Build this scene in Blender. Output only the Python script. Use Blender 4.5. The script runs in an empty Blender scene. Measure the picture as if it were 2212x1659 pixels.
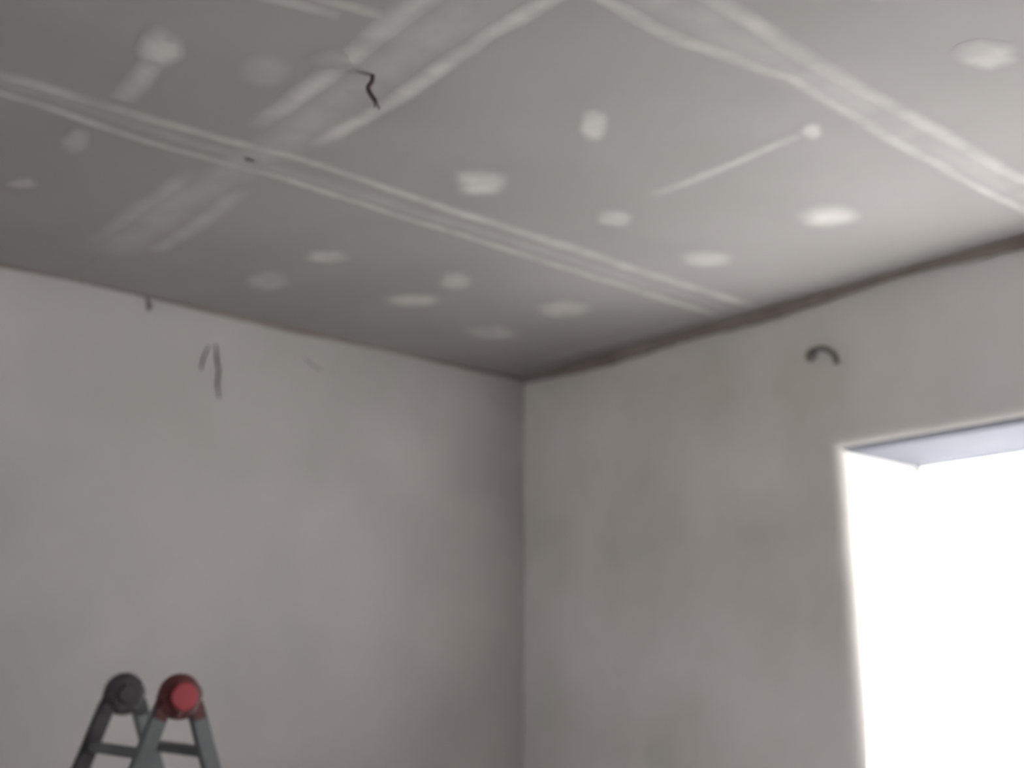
import bpy, bmesh, math, random
from mathutils import Vector, Matrix
random.seed(7)
PI = math.pi
scene = bpy.context.scene
COL = scene.collection
EYE, TOP = 1.45, 2.75            # eye height and ceiling height in metres

# ------------------------------------------------------------------ camera
cd = bpy.data.cameras.new('camera')
cam = bpy.data.objects.new('camera', cd)
COL.objects.link(cam)
scene.camera = cam
cd.sensor_width = 36.0
cd.lens = 2600 / 2212 * 36.0
cd.clip_start = 0.05
pit, hd = math.radians(14.3), math.radians(49)
fwd = Vector((math.cos(hd) * math.cos(pit), math.sin(hd) * math.cos(pit), math.sin(pit)))
cam.location = (-3.332, -3.760, EYE)
cam.rotation_euler = fwd.to_track_quat('-Z', 'Y').to_euler()
cd.dof.use_dof = True            # a soft phone picture, focused short
cd.dof.focus_distance = 1.9
cd.dof.aperture_fstop = 1.9

# ------------------------------------------------------------------ world: overcast sky
w = bpy.data.worlds.new('overcast_sky')
scene.world = w
w.use_nodes = True
bg = w.node_tree.nodes['Background']
bg.inputs['Color'].default_value = (0.95, 0.955, 1.0, 1)
bg.inputs['Strength'].default_value = 2.9

# ------------------------------------------------------------------ sun, high in front of the window
sl = bpy.data.lights.new('sun', 'SUN'); sl.energy = 80.0; sl.angle = math.radians(1.5); sl.color = (1.0, 0.985, 0.96)
sun = bpy.data.objects.new('sun', sl); COL.objects.link(sun); sun.location = (6, -4, 9)
sel, saz = math.radians(58), math.radians(8)
sun.rotation_euler = Vector((-math.cos(sel) * math.cos(saz), math.cos(sel) * math.sin(saz), -math.sin(sel))).to_track_quat('-Z', 'Y').to_euler()

vs = scene.view_settings
vs.view_transform = 'Standard'
vs.look = 'None'
vs.exposure = 0.74
vs.gamma = 1.0
vs.use_curve_mapping = False

# ------------------------------------------------------------------ materials
def nodes(name):
    m = bpy.data.materials.new(name)
    m.use_nodes = True
    nt = m.node_tree
    return m, nt, nt.nodes['Principled BSDF']

def mix_noise(nt, c1, c2, scale, lo=0.35, hi=0.65, detail=4, stretch=(1, 1, 1)):
    tc = nt.nodes.new('ShaderNodeTexCoord')
    mp = nt.nodes.new('ShaderNodeMapping')
    mp.inputs['Scale'].default_value = stretch
    nz = nt.nodes.new('ShaderNodeTexNoise')
    nz.inputs['Scale'].default_value = scale
    nz.inputs['Detail'].default_value = detail
    mr = nt.nodes.new('ShaderNodeMapRange')
    mr.inputs['From Min'].default_value = lo
    mr.inputs['From Max'].default_value = hi
    mx = nt.nodes.new('ShaderNodeMix')
    mx.data_type = 'RGBA'
    nt.links.new(tc.outputs['Object'], mp.inputs['Vector'])
    nt.links.new(mp.outputs['Vector'], nz.inputs['Vector'])
    nt.links.new(nz.outputs['Fac'], mr.inputs['Value'])
    nt.links.new(mr.outputs['Result'], mx.inputs['Factor'])
    if isinstance(c1, tuple): mx.inputs[6].default_value = (*c1, 1)
    else: nt.links.new(c1, mx.inputs[6])
    if isinstance(c2, tuple): mx.inputs[7].default_value = (*c2, 1)
    else: nt.links.new(c2, mx.inputs[7])
    return mx.outputs[2]

def bump(nt, bs, scale, strength, dist=0.01):
    tc = nt.nodes.new('ShaderNodeTexCoord')
    nz = nt.nodes.new('ShaderNodeTexNoise')
    nz.inputs['Scale'].default_value = scale
    nz.inputs['Detail'].default_value = 5
    b = nt.nodes.new('ShaderNodeBump')
    b.inputs['Strength'].default_value = strength
    b.inputs['Distance'].default_value = dist
    nt.links.new(tc.outputs['Object'], nz.inputs['Vector'])
    nt.links.new(nz.outputs['Fac'], b.inputs['Height'])
    nt.links.new(b.outputs['Normal'], bs.inputs['Normal'])

def rough_mat(name, c1, c2, scale, rough=0.9, bscale=40, bstr=0.3, metallic=0.0, stretch=(1, 1, 1), third=None):
    m, nt, bs = nodes(name)
    c = mix_noise(nt, c1, c2, scale, stretch=stretch)
    if third:
        c = mix_noise(nt, c, third, scale * 0.37, 0.45, 0.75)
    nt.links.new(c, bs.inputs['Base Color'])
    bs.inputs['Roughness'].default_value = rough
    bs.inputs['Metallic'].default_value = metallic
    if bstr: bump(nt, bs, bscale, bstr)
    return m

M = {}
M['plaster'] = rough_mat('wall_plaster_dimmed', (0.57, 0.53, 0.53), (0.46, 0.437, 0.43), 1.6, 0.92, 6, 0.35, third=(0.44, 0.42, 0.41))  # left wall plaster, its colour dimmed to stand for weaker light
M['plaster_lit'] = rough_mat('wall_plaster_patchy_lit', (0.76, 0.71, 0.70), (0.60, 0.57, 0.535), 1.7, 0.92, 6, 0.35, third=(0.73, 0.70, 0.70))  # same plaster for the right wall, colour raised to stand for light; patchy tone
M['board'] = rough_mat('grey_plasterboard', (0.325, 0.303, 0.302), (0.275, 0.257, 0.256), 1.3, 0.9, 20, 0.1)
M['raw'] = rough_mat('raw_masonry', (0.22, 0.18, 0.165), (0.30, 0.255, 0.235), 5, 0.95, 30, 0.6)
M['crack'] = rough_mat('crack_dirt', (0.16, 0.14, 0.14), (0.26, 0.23, 0.23), 20, 1.0, 30, 0.0)
M['soffit_shade'] = rough_mat('shaded_soffit', (0.105, 0.105, 0.13), (0.085, 0.085, 0.11), 4, 0.9, 30, 0.3)  # window soffit, its shade put into a dark bluish colour
M['sill'] = rough_mat('pale_sill', (0.52, 0.515, 0.50), (0.46, 0.455, 0.45), 5, 0.9, 30, 0.3)
M['floor'] = rough_mat('dusty_screed', (0.155, 0.138, 0.127), (0.12, 0.108, 0.10), 2.0, 0.9, 25, 0.3)
M['ground'] = rough_mat('outside_paving', (0.17, 0.17, 0.17), (0.14, 0.14, 0.135), 0.4, 0.9, 5, 0.2)
M['alu'] = rough_mat('dull_aluminium', (0.16, 0.165, 0.17), (0.12, 0.125, 0.13), 6, 0.5, 60, 0.05, metallic=0.5)
M['alu_dark'] = rough_mat('dark_aluminium', (0.08, 0.075, 0.08), (0.05, 0.046, 0.05), 6, 0.5, 60, 0.05, metallic=0.6)  # darker aluminium tone, used for one rail only
M['black'] = rough_mat('black_plastic', (0.030, 0.026, 0.030), (0.05, 0.043, 0.05), 12, 0.5, 80, 0.05)
M['red'] = rough_mat('red_plastic', (0.40, 0.045, 0.06), (0.33, 0.035, 0.05), 14, 0.45, 80, 0.04)
M['dark_red'] = rough_mat('dark_red_plastic', (0.105, 0.016, 0.02), (0.07, 0.012, 0.014), 14, 0.5, 80, 0.04)
M['cable'] = rough_mat('brown_cable', (0.060, 0.035, 0.038), (0.085, 0.05, 0.05), 30, 0.6, 60, 0.0)
M['cable_grey'] = rough_mat('grey_cable', (0.11, 0.10, 0.10), (0.15, 0.14, 0.135), 30, 0.6, 60, 0.0)
M['frame'] = rough_mat('white_window_frame', (0.82, 0.83, 0.84), (0.78, 0.79, 0.80), 3, 0.4, 60, 0.0)

# joint compound: how thickly it lies on the board is kept in the mesh attribute "cover"
def compound():
    m, nt, bs = nodes('joint_compound')
    at = nt.nodes.new('ShaderNodeAttribute'); at.attribute_name = 'cover'
    base = mix_noise(nt, (0.325, 0.303, 0.302), (0.275, 0.257, 0.256), 1.3)
    comp = mix_noise(nt, (0.58, 0.555, 0.545), (0.50, 0.48, 0.47), 9)
    tc = nt.nodes.new('ShaderNodeTexCoord')
    nz = nt.nodes.new('ShaderNodeTexNoise'); nz.inputs['Scale'].default_value = 11; nz.inputs['Detail'].default_value = 4
    nt.links.new(tc.outputs['Object'], nz.inputs['Vector'])
    mr = nt.nodes.new('ShaderNodeMapRange')
    mr.inputs['From Min'].default_value = 0.3; mr.inputs['From Max'].default_value = 0.6
    mr.inputs['To Min'].default_value = 0.45; mr.inputs['To Max'].default_value = 1.0
    mu = nt.nodes.new('ShaderNodeMath'); mu.operation = 'MULTIPLY'; mu.use_clamp = True
    nt.links.new(nz.outputs['Fac'], mr.inputs['Value'])
    nt.links.new(at.outputs['Fac'], mu.inputs[0]); nt.links.new(mr.outputs['Result'], mu.inputs[1])
    mx = nt.nodes.new('ShaderNodeMix'); mx.data_type = 'RGBA'
    nt.links.new(mu.outputs[0], mx.inputs['Factor']); nt.links.new(base, mx.inputs[6]); nt.links.new(comp, mx.inputs[7])
    nt.links.new(mx.outputs[2], bs.inputs['Base Color'])
    bs.inputs['Roughness'].default_value = 0.9
    return m
M['compound'] = compound()

def glass():
    m = bpy.data.materials.new('window_glass'); m.use_nodes = True
    nt = m.node_tree; nt.nodes.clear()
    out = nt.nodes.new('ShaderNodeOutputMaterial')
    t = nt.nodes.new('ShaderNodeBsdfTransparent'); t.inputs[0].default_value = (0.95, 0.97, 0.97, 1)
    g = nt.nodes.new('ShaderNodeBsdfGlossy'); g.inputs['Roughness'].default_value = 0.02
    mx = nt.nodes.new('ShaderNodeMixShader')
    mx.inputs[0].default_value = 0.04
    nt.links.new(t.outputs[0], mx.inputs[1]); nt.links.new(g.outputs[0], mx.inputs[2])
    nt.links.new(mx.outputs[0], out.inputs[0])
    return m
M['glass'] = glass()

# ------------------------------------------------------------------ helpers
def link(name, bm, mat, parent=None, smooth=False, loc=None):
    me = bpy.data.meshes.new(name)
    bmesh.ops.recalc_face_normals(bm, faces=bm.faces)
    if smooth:
        for f in bm.faces: f.smooth = True
    bm.to_mesh(me); bm.free()
    me.materials.append(mat)
    o = bpy.data.objects.new(name, me)
    COL.objects.link(o)
    if parent: o.parent = parent
    if loc: o.location = loc
    return o

def box(bm, a, b, bev=0.0):
    r = bmesh.ops.create_cube(bm, size=1.0)
    a, b = Vector(a), Vector(b)
    bmesh.ops.scale(bm, vec=(b - a), verts=r['verts'])
    bmesh.ops.translate(bm, vec=(a + b) / 2, verts=r['verts'])
    if bev:
        es = list({e for v in r['verts'] for e in v.link_edges})
        bmesh.ops.bevel(bm, geom=es, offset=bev, segments=2, affect='EDGES')

def beam(bm, p, q, wid, thick, wdir, bev=0.004):
    """a bar from p to q; wid across wdir's direction, thick across the third"""
    p, q = Vector(p), Vector(q)
    z = (q - p).normalized(); x = (wdir - z * wdir.dot(z)).normalized(); y = z.cross(x)
    tmp = bmesh.new(); box(tmp, (-wid / 2, -thick / 2, 0), (wid / 2, thick / 2, (q - p).length), bev)
    mt = Matrix((x, y, z)).transposed().to_4x4(); mt.translation = p
    bmesh.ops.transform(tmp, matrix=mt, verts=tmp.verts)
    me = bpy.data.meshes.new('t'); tmp.to_mesh(me); tmp.free(); bm.from_mesh(me); bpy.data.meshes.remove(me)

def lathe(bm, prof, centre, axis, n=32):
    """prof: (along axis, radius) pairs, closed at both ends when radius is 0"""
    z = Vector(axis).normalized(); x = z.orthogonal().normalized(); y = z.cross(x); c = Vector(centre)
    rings = []
    for h, r in prof:
        if r == 0: rings.append([bm.verts.new(c + z * h)])
        else: rings.append([bm.verts.new(c + z * h + (x * math.cos(2 * PI * k / n) + y * math.sin(2 * PI * k / n)) * r) for k in range(n)])
    for a, b in zip(rings, rings[1:]):
        for k in range(n):
            j = (k + 1) % n
            if len(a) == 1: bm.faces.new((a[0], b[k], b[j]))
            elif len(b) == 1: bm.faces.new((a[k], b[0], a[j]))
            else: bm.faces.new((a[k], b[k], b[j], a[j]))

def tube(bm, pts, r, n=10):
    pts = [Vector(p) for p in pts]
    dense = []
    for i in range(len(pts) - 1):          # Catmull-Rom through the points
        p0 = pts[max(i - 1, 0)]; p1 = pts[i]; p2 = pts[i + 1]; p3 = pts[min(i + 2, len(pts) - 1)]
        for k in range(5):
            t = k / 5
            dense.append(0.5 * ((2 * p1) + (p2 - p0) * t + (2 * p0 - 5 * p1 + 4 * p2 - p3) * t * t + (3 * p1 - p0 - 3 * p2 + p3) * t ** 3))
    dense.append(pts[-1])
    prev = None; up = Vector((0.3, 0.5, 0.8)).normalized()
    for i, p in enumerate(dense):
        t = (dense[min(i + 1, len(dense) - 1)] - dense[max(i - 1, 0)]).normalized()
        x = (up - t * up.dot(t)).normalized(); y = t.cross(x); up = x
        ring = [bm.verts.new(p + (x * math.cos(2 * PI * k / n) + y * math.sin(2 * PI * k / n)) * r) for k in range(n)]
        if prev:
            for k in range(n):
                bm.faces.new((prev[k], prev[(k + 1) % n], ring[(k + 1) % n], ring[k]))
        else: bm.faces.new(list(reversed(ring)))
        prev = ring
    bm.faces.new(prev)

def structure(o, label=None):
    o['kind'] = 'structure'
    if label: o['label'] = label
    return o

# ------------------------------------------------------------------ the room shell
XB, YB = -6.4, -4.8                     # far ends of the room
bm = bmesh.new(); box(bm, (XB - 0.3, YB - 0.3, -0.15), (0.47, 0.3, 0))
structure(link('floor', bm, M['floor']), 'dusty bare screed floor of the room')

def wavy(bm, o, u, v, us, vs, nrm, amp, skip=None):
    """plaster sheet: a grid of uneven faces, us and vs measured from o along u and v"""
    g = {}
    for i, a in enumerate(us):
        for j, b in enumerate(vs):
            e = amp * (math.sin(a * 3.1 + b * 1.7) + 0.6 * math.sin(a * 7.3 - b * 4.9 + 1) + 0.4 * math.sin(b * 11 + a * 2)) if skip is None or not skip(a, b, True) else 0
            g[i, j] = bm.verts.new(o + u * a + v * b + nrm * e)
    for i in range(len(us) - 1):
        for j in range(len(vs) - 1):
            if skip and skip((us[i] + us[i + 1]) / 2, (vs[j] + vs[j + 1]) / 2, False): continue
            bm.faces.new((g[i, j], g[i + 1, j], g[i + 1, j + 1], g[i, j + 1]))

def lin(a, b, n): return [a + (b - a) * k / n for k in range(n + 1)]

ZW = TOP + 0.02
# left wall: y = 0, with body behind
bm = bmesh.new()
wavy(bm, Vector((0, 0, 0)), Vector((1, 0, 0)), Vector((0, 0, 1)), lin(XB, 0.0, 48), lin(0, ZW, 28), Vector((0, -1, 0)), 0.0018)
box(bm, (XB - 0.3, 0.012, 0), (0.47, 0.3, TOP + 0.1))
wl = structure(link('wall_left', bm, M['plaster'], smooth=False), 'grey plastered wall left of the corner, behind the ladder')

# right wall: x = 0, with window opening
OY0, OY1, OZ0, OZ1, DEP, RB = -1.56, -3.46, 0.88, 2.205, 0.47, 0.05
bm = bmesh.new()
ys = sorted(set([round(q, 4) for q in lin(YB, OY1 - RB, 10) + lin(OY1 - RB, OY0 + RB, 14) + lin(OY0 + RB, 0, 14)]))
zs = sorted(set([round(q, 4) for q in lin(0, OZ0 - RB, 6) + lin(OZ0 - RB, OZ1 + RB, 12) + lin(OZ1 + RB, ZW, 5)]))
def skip(a, b, vert):
    t = 0.001 if vert else -0.001
    return OY1 - RB - t < a < OY0 + RB + t and OZ0 - RB - t < b < OZ1 + RB + t
wavy(bm, Vector((0, 0, 0)), Vector((0, 1, 0)), Vector((0, 0, 1)), ys, zs, Vector((-1, 0, 0)), 0.0016, skip)
rings = []
for k in range(7):                      # rounded arris, then the reveal
    a = k / 6 * PI / 2
    off, dep = RB * (1 - math.sin(a)), RB * (1 - math.cos(a))
    rings.append((off, dep))
rings += [(0, 0.15), (0, 0.25), (0, 0.36), (0, DEP)]
prev = None
for off, dep in rings:
    c = [bm.verts.new((dep, y, z)) for y, z in ((OY0 + off, OZ0 - off), (OY0 + off, OZ1 + off), (OY1 - off, OZ1 + off), (OY1 - off, OZ0 - off))]
    if prev:
        for k in range(4): bm.faces.new((prev[k], prev[(k + 1) % 4], c[(k + 1) % 4], c[k]))
    prev = c
# outer skin and body around the opening
for a, b in (((0.03, OY0 + 0.06, 0), (DEP, 0.0, TOP + 0.1)), ((0.03, YB - 0.3, 0), (DEP, OY1 - 0.06, TOP + 0.1)),
             ((0.06, OY1 - 0.06, OZ1 + 0.02), (DEP, OY0 + 0.06, TOP + 0.1)), ((0.06, OY1 - 0.06, 0), (DEP, OY0 + 0.06, OZ0 - 0.02))):
    box(bm, a, b)
wr = structure(link('wall_right', bm, M['plaster_lit']), 'grey plastered wall right of the corner with the deep bright window opening')
wr.data.materials.append(M['soffit_shade'])  # soffit faces take the colour with shade painted in
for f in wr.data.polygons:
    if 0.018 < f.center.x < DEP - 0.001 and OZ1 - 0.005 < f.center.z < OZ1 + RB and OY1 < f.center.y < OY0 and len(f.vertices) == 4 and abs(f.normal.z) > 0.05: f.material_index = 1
for f in wr.data.polygons:
    if f.center.x > 0.0005 and f.center.x < 0.049 and f.area < 0.05 and abs(f.normal.x) < 0.999: f.use_smooth = True

bm = bmesh.new(); box(bm, (XB - 0.3, YB - 0.3, 0), (0.03, YB, TOP + 0.1))
structure(link('wall_back', bm, M['raw']), 'bare masonry wall behind the camera')
# far side wall, outside the picture, with a wide glazed opening added for fill light
DY0, DY1, DZ = -4.6, -1.7, 2.2
bm = bmesh.new(); box(bm, (XB - 0.3, YB, 0), (XB, DY0, TOP + 0.1)); box(bm, (XB - 0.3, DY1, 0), (XB, 0.012, TOP + 0.1)); box(bm, (XB - 0.3, DY0, DZ), (XB, DY1, TOP + 0.1))
structure(link('wall_side', bm, M['raw']), 'bare masonry wall opposite the window')
bm = bmesh.new()
for a, b in ((DY0, DY0 + 0.05), (DY1 - 0.05, DY1), ((DY0 + DY1) / 2 - 0.04, (DY0 + DY1) / 2 + 0.04)): box(bm, (XB - 0.2, a, 0.0), (XB - 0.14, b, DZ), 0.003)
for a, b in ((0.0, 0.08), (DZ - 0.05, DZ)): box(bm, (XB - 0.195, DY0 + 0.05, a), (XB - 0.145, DY1 - 0.05, b), 0.003)
dr = structure(link('fill_door_1', bm, M['frame']), 'added unseen white framed glazed door for fill light, opposite the window')
bm = bmesh.new(); box(bm, (XB - 0.173, DY0 + 0.045, 0.075), (XB - 0.167, DY1 - 0.045, DZ - 0.045)); link('pane', bm, M['glass'], dr)

# dark uneven strip along the tops of the walls
def edge_strip(name, p, q, n, h0, h1, nrm, label):
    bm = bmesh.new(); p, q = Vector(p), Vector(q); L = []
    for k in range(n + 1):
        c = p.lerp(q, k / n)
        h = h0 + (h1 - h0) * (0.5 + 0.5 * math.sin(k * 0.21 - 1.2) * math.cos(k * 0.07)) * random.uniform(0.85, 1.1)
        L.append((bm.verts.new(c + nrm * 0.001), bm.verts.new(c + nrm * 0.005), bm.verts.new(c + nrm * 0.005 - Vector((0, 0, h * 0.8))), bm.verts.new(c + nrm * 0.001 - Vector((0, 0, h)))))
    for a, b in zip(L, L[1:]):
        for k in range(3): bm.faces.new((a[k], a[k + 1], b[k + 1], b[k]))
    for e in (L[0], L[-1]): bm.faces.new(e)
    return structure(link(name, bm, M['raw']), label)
edge_strip('trim_1', (-0.012, -0.012, TOP), (-0.012, -2.55, TOP), 60, 0.022, 0.055, Vector((-1, 0, 0)), 'dark uneven strip where the right wall meets the ceiling').parent = wr
edge_strip('trim_2', (-4.0, -0.012, TOP), (-0.012, -0.012, TOP), 80, 0.006, 0.020, Vector((0, -1, 0)), 'dark uneven strip where the left wall meets the ceiling').parent = wl
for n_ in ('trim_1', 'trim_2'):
    o = bpy.data.objects[n_]; o.name = 'dark_edge_strip'; del o['kind']

# cracks, chips and a dark notch on the left wall plaster
def crack(parent, pts, wid, fn):
    bm = bmesh.new(); L = []
    for i, (a, b) in enumerate(pts):
        wk = wid * (0.35 if i in (0, len(pts) - 1) else 1) * random.uniform(0.7, 1.2)
        L.append([bm.verts.new(fn(a - wk / 2, b, 0.003)), bm.verts.new(fn(a, b, 0.008)), bm.verts.new(fn(a + wk / 2, b, 0.003))])
    for p, q in zip(L, L[1:]):
        for k in range(2): bm.faces.new((p[k], p[k + 1], q[k + 1], q[k]))
    o = link('crack', bm, M['crack'], parent)
    return o
FL = lambda a, b, d: Vector((a, -d, b))
crack(wl, [(-1.447, 2.63), (-1.440, 2.58), (-1.428, 2.54), (-1.432, 2.49), (-1.421, 2.44)], 0.012, FL)
crack(wl, [(-1.474, 2.62), (-1.492, 2.57), (-1.497, 2.53)], 0.009, FL)
crack(wl, [(-1.085, 2.645), (-1.045, 2.622), (-1.010, 2.612)], 0.010, FL)
crack(wl, [(-1.71, 2.745), (-1.70, 2.72), (-1.705, 2.70)], 0.022, FL)  # short dark mark at the ceiling edge, built like the cracks

# ------------------------------------------------------------------ the ceiling: slab, boards, joints, filler
bm = bmesh.new(); box(bm, (XB - 0.3, YB - 0.3, TOP + 0.10), (DEP, 0.3, TOP + 0.25))
ceiling = structure(link('ceiling', bm, M['raw']), 'grey plasterboard ceiling with pale joint filler lines')
for y0, y1 in ((0, -1.22), (-1.22, -2.39), (-2.39, -3.6), (-3.6, -4.8)):
    for x0, x1 in ((0, -1.99), (-1.99, -3.4), (-3.4, -4.9), (-4.9, -6.4)):
        bm = bmesh.new()
        box(bm, (x1 + 0.0015, y1 + 0.0015, TOP), (x0 - 0.0015, y0 - 0.0015, TOP + 0.1), 0.0)
        link('ceiling_panel', bm, M['board'], ceiling)

def ridge(pts, half, cover, name='joint_compound', thick=0.0022, wob=0.25, edge=0.0):
    """a feathered run of compound under the boards, following pts on the ceiling"""
    bm = bmesh.new(); lay = bm.verts.layers.float.new('cover')
    pts = [Vector((a, b, 0)) for a, b in pts]
    path = []
    for p, q in zip(pts, pts[1:]):
        n = max(2, int((q - p).length / 0.05))
        path += [p.lerp(q, k / n) for k in range(n)]
    path.append(pts[-1])
    prof = [(-1, 0), (-0.6, 0.55), (-0.2, 1), (0.2, 1), (0.6, 0.55), (1, 0)]
    prev = None
    drift = 0; wd = 1
    for i, p in enumerate(path):
        t = (path[min(i + 1, len(path) - 1)] - path[max(i - 1, 0)]).normalized(); s = Vector((-t.y, t.x, 0))
        drift = drift * 0.8 + random.uniform(-1, 1) * half * 0.12
        wd = max(0.6, min(1.35, wd + random.uniform(-1, 1) * wob * 0.35))
        end = min(1, min(i, len(path) - 1 - i) / 2 + edge)
        cv = cover * random.uniform(0.82, 1.08) * end
        ring = []
        for u, h in prof:
            v = bm.verts.new(p + s * (u * half * wd + drift) + Vector((0, 0, TOP - 0.0002 - thick * h * (0.3 + 0.7 * end))))
            v[lay] = h * cv; ring.append(v)
        if prev:
            for k in range(5): bm.faces.new((prev[k], prev[k + 1], ring[k + 1], ring[k]))
        prev = ring
    return link(name, bm, M['compound'], ceiling, smooth=True)

def patch(cx, cy, ax, ay, bx, by, cover=0.9):
    bm = bmesh.new(); lay = bm.verts.layers.float.new('cover'); n = 18
    jit = [random.uniform(0.82, 1.18) for _ in range(n)]
    c = bm.verts.new((cx, cy, TOP - 0.0035)); c[lay] = cover
    prev = None
    for r, h in ((0.35, 1), (0.65, 0.85), (0.9, 0.4), (1.2, 0)):
        ring = []
        for k in range(n):
            t = 2 * PI * k / n; q = r * (jit[k] * 0.6 + jit[(k + 1) % n] * 0.4)
            v = bm.verts.new((cx + (ax * math.cos(t) + bx * math.sin(t)) * q, cy + (ay * math.cos(t) + by * math.sin(t)) * q, TOP - 0.0004 - 0.003 * h))
            v[lay] = h * cover; ring.append(v)
        for k in range(n):
            j = (k + 1) % n
            if prev: bm.faces.new((prev[k], ring[k], ring[j], prev[j]))
            else: bm.faces.new((c, ring[k], ring[j]))
        prev = ring
    return link('filler_patch', bm, M['compound'], ceiling, smooth=True)

# seam parallel to the left wall, nearest it: two ridges with the taped joint between
ridge([(-3.6, -1.25), (-2.61, -1.245), (-2.1, -1.275), (-1.95, -1.30), (-1.2, -1.285), (-0.05, -1.285)], 0.028, 0.72)
ridge([(-3.6, -1.15), (-2.59, -1.15), (-2.25, -1.14), (-1.88, -1.165), (-1.1, -1.15), (-0.05, -1.145)], 0.030, 0.72)
ridge([(-3.6, -1.20), (-0.05, -1.215)], 0.05, 0.22, thick=0.001)
# the next seam
ridge([(-2.6, -2.47), (-1.6, -2.445), (-1.2, -2.425), (-0.5, -2.42), (-0.02, -2.44)], 0.030, 0.62)
ridge([(-2.6, -2.31), (-1.6, -2.305), (-1.3, -2.36), (-0.94, -2.345), (-0.36, -2.325), (-0.02, -2.33)], 0.032, 0.62)
ridge([(-2.6, -2.39), (-0.02, -2.385)], 0.055, 0.3, thick=0.001)
# one beyond the picture's top edge
ridge([(-4.2, -3.55), (-0.02, -3.55)], 0.03, 0.7); ridge([(-4.2, -3.65), (-0.02, -3.65)], 0.03, 0.7)
# the cross seam: a broad band with paler edges
ridge([(-2.12, -2.5), (-2.10, -2.0), (-2.08, -1.69), (-2.07, -1.36)], 0.036, 0.72)
ridge([(-1.91, -2.4), (-1.92, -2.10), (-1.91, -1.69), (-1.92, -1.36)], 0.036, 0.75)
ridge([(-2.07, -1.06), (-2.07, -0.8), (-2.06, -0.36)], 0.036, 0.42)
ridge([(-1.92, -1.06), (-1.90, -0.8), (-1.89, -0.40)], 0.036, 0.46)
ridge([(-2.0, -2.5), (-1.99, -0.3)], 0.085, 0.35, thick=0.001)
ridge([(-2.0, -3.5), (-1.99, -2.6)], 0.085, 0.45, thick=0.001)
# perimeter strip of compound beside the right wall
ridge([(-0.155, -0.2), (-0.15, -0.5), (-0.11, -0.9), (-0.10, -1.1)], 0.03, 0.28)
# smears
ridge([(-2.37, -1.30), (-2.385, -1.40), (-2.395, -1.52)], 0.038, 0.7, edge=0.5)
ridge([(-1.055, -1.72), (-1.055, -1.95), (-1.057, -2.22)], 0.030, 0.62, edge=0.2)
ridge([(-2.40, -1.86), (-2.28, -1.90), (-2.19, -1.925)], 0.022, 0.65, edge=0.3)
ridge([(-2.27, -1.94), (-2.18, -1.965), (-2.09, -1.985)], 0.022, 0.6, edge=0.3)
for q, cv in (((-2.402,-1.569,0.036,-0.032,-0.035,-0.075), 1.0), ((-2.367,-1.020,0.026,-0.022,-0.025,-0.063), 0.6), ((-2.376,-0.683,0.032,-0.028,-0.012,-0.033), 0.6),
              ((-1.463,-0.735,0.049,-0.042,-0.031,-0.049), 0.85), ((-1.481,-0.414,0.052,-0.045,-0.047,-0.081), 0.6), ((-1.017,-0.817,0.040,-0.035,-0.057,-0.072), 0.65),
              ((-1.011,-0.567,0.072,-0.063,-0.039,-0.053), 0.85), ((-0.550,-0.830,0.074,-0.064,-0.062,-0.066), 0.75), ((-0.553,-0.454,0.072,-0.063,-0.058,-0.069), 0.6),
              ((-1.468,-1.484,0.048,-0.042,-0.055,-0.067), 1.0), ((-1.475,-1.917,0.026,-0.023,-0.053,-0.053), 1.0), ((-1.022,-1.541,0.040,-0.034,-0.042,-0.041), 0.85),
              ((-0.561,-1.491,0.060,-0.052,-0.055,-0.046), 0.7), ((-0.572,-1.941,0.059,-0.052,-0.067,-0.046), 0.95), ((-1.076,-2.689,0.048,-0.042,-0.054,-0.029), 0.8),
              ((-1.057,-2.235,0.019,-0.017,-0.037,-0.027), 0.75), ((-2.10,-1.766,0.035,-0.029,-0.027,-0.041), 0.3), ((-2.19,-1.630,0.042,-0.036,-0.031,-0.054), 0.3),
              ((-1.475,-2.7,0.03,-0.03,-0.04,-0.04), 0.8), ((-0.56,-2.75,0.04,-0.04,-0.05,-0.03), 0.8), ((-2.4,-2.1,0.03,-0.03,-0.04,-0.04), 0.7)):
    patch(*q, cover=cv)

# ------------------------------------------------------------------ the window in the opening
bm = bmesh.new()
FX0, FX1 = DEP - 0.02, DEP
box(bm, (FX0, OY0 - 0.016, OZ0), (FX1, OY0 + 0.0, OZ1), 0.002)
box(bm, (FX0, OY1, OZ0), (FX1, OY1 + 0.022, OZ1), 0.002)
box(bm, (FX0, OY1 + 0.022, OZ1 - 0.005), (FX1, OY0 - 0.009, OZ1), 0.002)
box(bm, (FX0, OY1 + 0.022, OZ0), (FX1, OY0 - 0.009, OZ0 + 0.04), 0.002)
win = structure(link('window_1', bm, M['frame']), 'slim white window frame at the outer edge of the opening')
bm = bmesh.new(); box(bm, (DEP - 0.012, OY1 + 0.018, OZ0 + 0.036), (DEP - 0.007, OY0 - 0.005, OZ1 - 0.003))
link('pane', bm, M['glass'], win)
bm = bmesh.new(); box(bm, (0.0, OY1, OZ0 - 0.03), (FX0 - 0.002, OY0, OZ0 + 0.005), 0.004)
link('window_sill', bm, M['sill'], win)

bm = bmesh.new(); box(bm, (-30, -40, -0.4), (40, 30, -0.2))
structure(link('ground_outside', bm, M['ground']), 'pale paved ground outside the window')

# ------------------------------------------------------------------ electric cable stubs
def thing(name, label, cat, loc, group=None):
    o = bpy.data.objects.new(name, None); COL.objects.link(o); o.location = loc
    o.empty_display_size = 0.1
    o['label'] = label; o['category'] = cat
    if group: o['group'] = group
    return o

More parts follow.
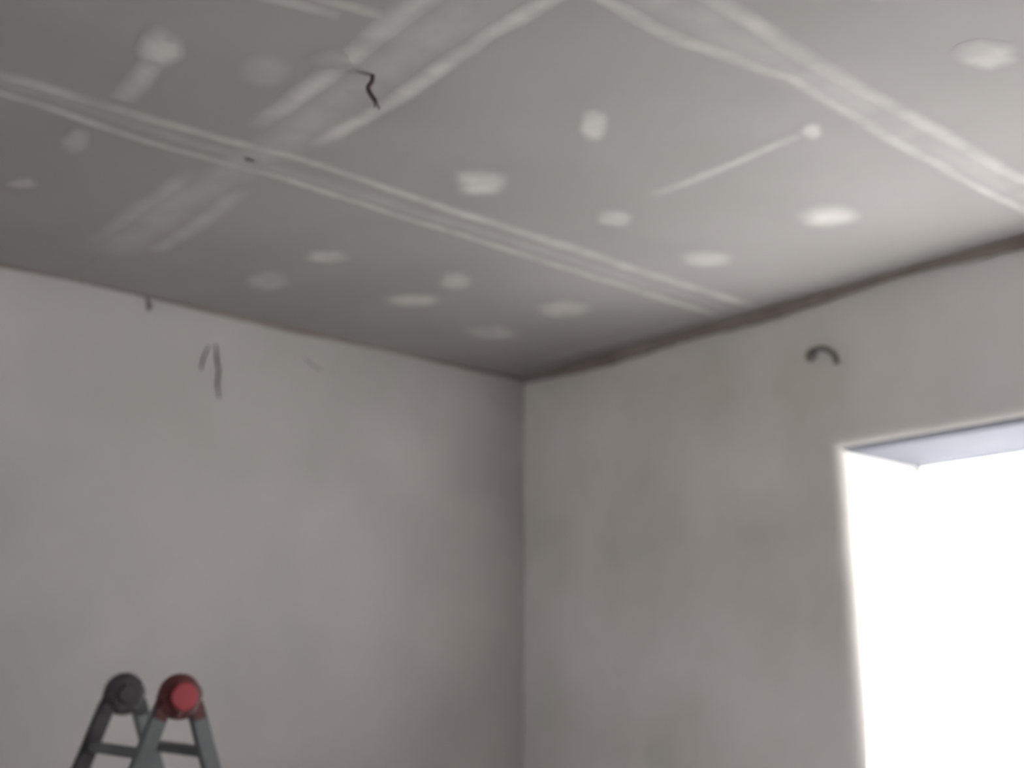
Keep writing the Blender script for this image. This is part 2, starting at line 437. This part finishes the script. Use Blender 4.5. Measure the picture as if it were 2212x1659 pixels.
t = thing('hanging_cable', 'short dark brown cable stub hanging from the ceiling beside the cross seam', 'cable', (-2.006, -1.770, TOP))
bm = bmesh.new(); tube(bm, [(0, 0, 0.01), (0.001, 0, -0.015), (-0.006, 0.004, -0.032), (-0.002, 0, -0.048), (0.008, -0.004, -0.062)], 0.0055)
link('cable_sheath', bm, M['cable'], t, True)
for s in (-1, 1):
    bm = bmesh.new(); tube(bm, [(0.007 + s * 0.002, -0.004, -0.058), (0.010 + s * 0.004, -0.005, -0.070), (0.014 + s * 0.006, -0.004, -0.078)], 0.0022)
    link('wire', bm, M['cable'], t, True)

t = thing('bent_cable', 'dark hooked cable stub poking out of the wall above the window', 'cable', (-0.001, -1.475, EYE + 1.098))
bm = bmesh.new(); tube(bm, [(0.01, 0.012, 0.000), (-0.012, 0.004, 0.002), (-0.022, -0.030, 0.010), (-0.024, -0.070, 0.000), (-0.020, -0.098, -0.030), (-0.014, -0.098, -0.055)], 0.0085)
link('cable_sheath', bm, M['cable_grey'], t, True)
bm = bmesh.new(); lathe(bm, [(-0.001, 0), (-0.001, 0.024), (0.004, 0.020), (0.005, 0.0)], (0, 0.008, 0), (-1, 0, 0), 16)
link('hole_rim', bm, M['crack'], t, True)

# ------------------------------------------------------------------ the folding ladder
near = Vector((-1.9235, -0.877, EYE - 0.0143)); far = Vector((-1.9106, -0.5164, EYE - 0.0143 + 0.006))
ax = (far - near).normalized(); ax.z = 0; ax.normalize()
side = Vector((-ax.y, ax.x, 0)) * -1          # points right in the picture
if side.x < 0: side = -side
base = (near + far) / 2; base.z = 0
lad = thing('folding_ladder', 'aluminium hinged folding ladder with one black and one red hinge, before left wall', 'ladder', tuple(base))
SP = math.radians(19.5)
def leg_dir(s): return Vector((side.x * s * math.sin(SP), side.y * s * math.sin(SP), -math.cos(SP)))
def rel(v): return v - base
L0 = (near.z - 0.03) / math.cos(SP)
for s in (-1, 1):
    d = leg_dir(s)
    for h, mt in ((near, M['alu']), (far, M['alu_dark'] if s < 0 else M['alu'])):
        off = Vector((side.x, side.y, 0)) * s * 0.034
        p = rel(h) + d * 0.030 + off
        q = rel(h) + d * L0 + off
        bm = bmesh.new()
        wdir = d.cross(ax)
        beam(bm, p, q, 0.043, 0.024, wdir, 0.003)
        rail = link('rail', bm, mt, lad)
        if mt is M['alu_dark']: rail['label'] = 'darker aluminium rail'
        bm = bmesh.new(); beam(bm, q - d * 0.05, rel(h) + off + d * (L0 + 0.028), 0.055, 0.034, wdir, 0.005)
        link('rubber_foot', bm, M['black'], rail)
        # hinge shank let into the top of the rail
        bm = bmesh.new(); beam(bm, rel(h) + off + d * 0.012, rel(h) + off + d * 0.062, 0.038, 0.030, wdir, 0.004)
        link('hinge_shank', bm, M['black'] if h is far else M['dark_red'], rail)
    k = 0
    for dist in (0.143, 0.423, 0.703, 0.983, 1.263):
        bm = bmesh.new()
        beam(bm, rel(near) + off + d * dist + ax * 0.008, rel(far) + off + d * dist - ax * 0.008, 0.024, 0.026, d.cross(ax), 0.005)
        link('rung', bm, M['alu'], lad)
for h, nm in ((far, 'black'), (near, 'red')):
    out = -ax if h is near else ax
    rim = M['dark_red'] if h is near else M['black']
    bm = bmesh.new()
    # toothed drum of the hinge lock
    n = 48; prof = []
    c = rel(h); z = ax; x = Vector((side.x, side.y, 0)); y = Vector((0, 0, 1))
    rings = []
    for a, r, tooth in ((-0.024, 0, 0), (-0.024, 0.040, 0), (-0.021, 0.052, 1), (-0.006, 0.056, 1), (0.006, 0.056, 1), (0.021, 0.052, 1), (0.024, 0.040, 0), (0.024, 0, 0)):
        if r == 0: rings.append([bm.verts.new(c + z * a)]); continue
        rings.append([bm.verts.new(c + z * a + (x * math.cos(2 * PI * k / n) + y * math.sin(2 * PI * k / n)) * (r - (0.004 if tooth and (k // 4) % 2 and abs(a) > .01 else 0))) for k in range(n)])
    for A, B in zip(rings, rings[1:]):
        for k in range(n):
            j = (k + 1) % n
            if len(A) == 1: bm.faces.new((A[0], B[k], B[j]))
            elif len(B) == 1: bm.faces.new((A[k], B[0], A[j]))
            else: bm.faces.new((A[k], B[k], B[j], A[j]))
    hg = link('hinge', bm, rim, lad)
    hg['label'] = 'black round locking hinge' if h is far else 'red round locking hinge'
    for sgn in (-1, 1):
        bm = bmesh.new()
        rb = 0.034 if h is near else 0.026
        lathe(bm, [(0.022, rb), (0.031, rb), (0.034, rb * 0.9), (0.034, 0)], c, ax * sgn, 28)
        link('release_button', bm, M['red'] if h is near else M['black'], hg)
        for q in range(2):
            an = math.radians(-70 if q == 0 else -110)
            pc = c + (x * math.cos(an) + y * math.sin(an)) * 0.043
            bm = bmesh.new(); lathe(bm, [(0.020, 0.004), (0.0265, 0.004), (0.0275, 0.0)], pc, ax * sgn, 10)
            link('rivet', bm, rim, hg)
    # ears of the hinge, one towards each rail
    for s in (-1, 1):
        d = leg_dir(s)
        bm = bmesh.new(); beam(bm, c + x * s * 0.010, c + x * s * 0.034 + d * 0.040, 0.046, 0.036, d.cross(ax), 0.006)
        link('hinge_ear', bm, rim, hg)
